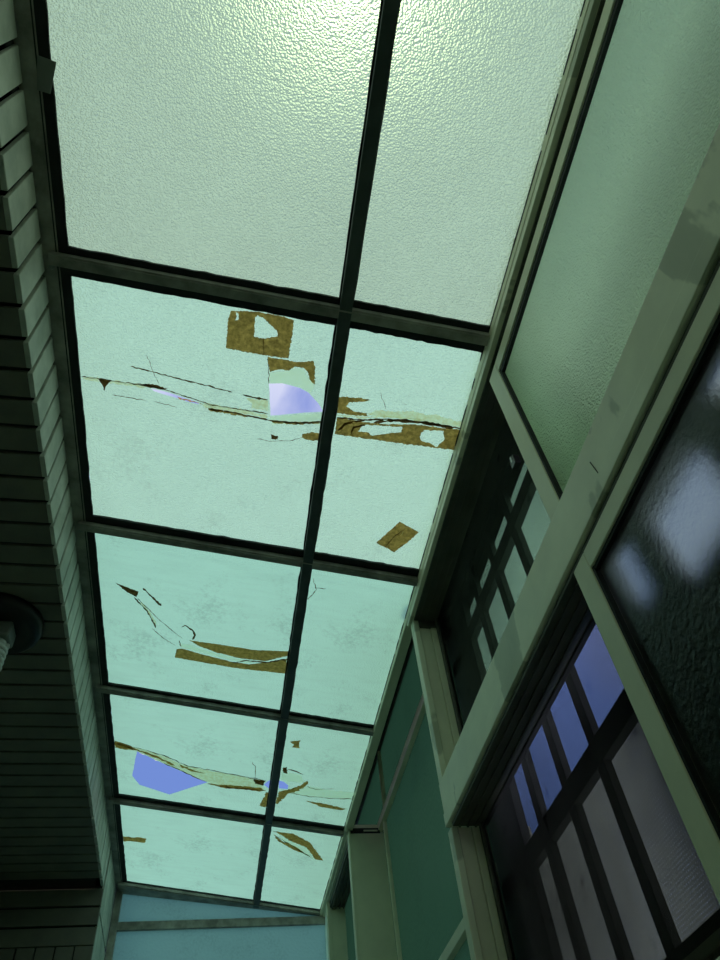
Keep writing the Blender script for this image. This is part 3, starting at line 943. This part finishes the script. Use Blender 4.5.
for (ri, ci), sp in spec.items():
    B = bounds(ri, ci)
    B = [(B[0][0] + .001, B[0][1] + .002), (B[1][0] - .001, B[1][1] + .002), (B[2][0] - .001, B[2][1] - .002), (B[3][0] + .001, B[3][1] - .002)]
    xa, xb = max(B[0][0], B[3][0]), min(B[1][0], B[2][0])
    y0, y1 = max(B[0][1], B[1][1]), min(B[2][1], B[3][1])
    root = empty('skylight', ((xa + xb) / 2, (y0 + y1) / 2, roof_z((xa + xb) / 2)), sp['label'], 'roof panel', 'frosted panels of the glass roof')
    holes = []
    for h in sp.get('holes', []):
        P = rag(h, 0.0006, 0.03)
        holes.append([(min(max(p[0], xa + 0.004), xb - 0.004), p[1]) for p in P])
    b = MB(); b.sheet(B, holes, 0.004, 0.005, M[sp['mat']], M['outer'])
    b.build('pane', root)
    lx0, lx1 = xa + (0.002 if ci == 0 else 0.018), xb - (0.016 if ci == 0 else 0.003)
    clampx = lambda L: [(min(max(p[0], lx0), lx1), min(max(p[1], y0 + 0.015), y1 - 0.015)) for p in L]
    for it in sp.get('items', []):
        nm, mt, o_, hs, amp, step = it
        b = MB()
        d = {'pale_tape': 0.0045, 'cream': 0.0048, 'tape': 0.0052, 'tape_dark': 0.0056}[mt]
        b.sheet(clampx(rag(o_, amp, step)), [rag(h, amp, step) for h in hs], d, 0.0003, M[mt], M['outer'] if mt in ('cream', 'pale_tape') else M[mt])
        ob = b.build('tape' if nm == 'tape' else 'tape_residue', root)
        tag(ob, {'tape': 'brown packing tape', 'tape_dark': 'dark brown residue', 'cream': 'cream adhesive', 'pale_tape': 'pale adhesive'}[mt])
    for mt, w_, pts in sp.get('cracks', []):
        b = MB()
        d = {'cream': 0.0050, 'pale_tape': 0.0062, 'tape': 0.0058, 'tape_dark': 0.0060}[mt]
        b.sheet(clampx(ribbon(pts, w_, 0.0012 if ri < 3 else 0.003, 0.010 if ri < 3 else 0.02)), [], d, 0.0003, M[mt], M['outer'] if mt in ('cream', 'pale_tape') else M[mt])
        tag(b.build('crack', root), 'dark cracked edge' if mt == 'tape_dark' else 'mended seam')

# loose flap of tape stuck to the side rail
b = MB()
def flap_pt(px, py, z):
    d = ray(px, py); t = z / d.z
    return (d.x * t, d.y * t, z)
P = [flap_pt(px, py, z) for px, py, z in ((37, 55, 2.386), (56, 62, 2.366), (50, 94, 2.370), (37, 90, 2.386))]
b.hexa(P + [(p[0] + 0.0012, p[1], p[2] + 0.0012) for p in P], M['grey_plastic'])
tag(b.build('tape_flap', rf), 'grey loose tape')
for yb in YBL[:4]:
    b = MB()
    b.lathe(-0.665, yb + 0.03, [(0.010, 2.394), (0.010, 2.384), (0.006, 2.380)], M['grey_plastic'], 10)
    b.build('bolt', rf)

# ------------------------------------------------------------------ ceiling lamp on the soffit
lx, ly = -0.962, 2.541
LZ = ZS - 2.01
lamp = empty('ceiling_lamp', (lx, ly, ZS), 'round black ceiling lamp with spiral bulb under the tiled soffit', 'lamp')
b = MB(); b.lathe(lx, ly, [(0.178, ZS - 0.001), (0.180, ZS - 0.02), (0.174, ZS - 0.045), (0.160, ZS - 0.055), (0.127, ZS - 0.053), (0.02, ZS - 0.045)], M['black'])
b.build('canopy', lamp, True)
b = MB(); b.box(lx - 0.015, lx + 0.075, ly - 0.055, ly + 0.045, ZS - 0.115, ZS - 0.046, M['grey_plastic'], 0.008); b.build('lamp_holder', lamp)
b = MB()
pts = []
for i in range(145):
    a = i / 144 * 2 * math.pi * 4.5
    pts.append((lx + 0.03 + 0.036 * math.cos(a), ly + 0.036 * math.sin(a), ZS - 0.13 - 0.12 * i / 144))
b.tube(pts, 0.010, M['white'])
b.lathe(lx + 0.03, ly, [(0.026, ZS - 0.113), (0.032, ZS - 0.12), (0.030, ZS - 0.135)], M['white'], 20)
b.build('spiral_bulb', lamp, True)

# ------------------------------------------------------------------ outside: board added to darken the rippled sash, its gaps make pale blotches
nb = empty('added_dark_board', (1.10, 0.3, 0.3), 'added dark board dimming the rippled lower sash, with open gaps for its pale blotches', 'board')
b = MB()
ycut = [-0.8, 0.54, 0.70, 0.83, 1.11, 1.19, 1.28, 1.47]
zcut = [0.1, 1.08, 1.17, 1.28, 1.46, 1.62]
gaps = {(1, 3), (3, 1), (3, 2), (5, 2), (5, 3)}
for i in range(len(ycut) - 1):
    for k in range(len(zcut) - 1):
        if (i, k) not in gaps:
            b.box(1.10, 1.112, ycut[i], ycut[i + 1], zcut[k], zcut[k + 1], M['iron'])
b.build('board', nb)
for yy in (-0.7, 0.42, 1.415):
    b = MB(); b.box(1.113, 1.145, yy, yy + 0.05, 0.1, 1.62, M['iron'], 0.003); b.build('batten', nb)
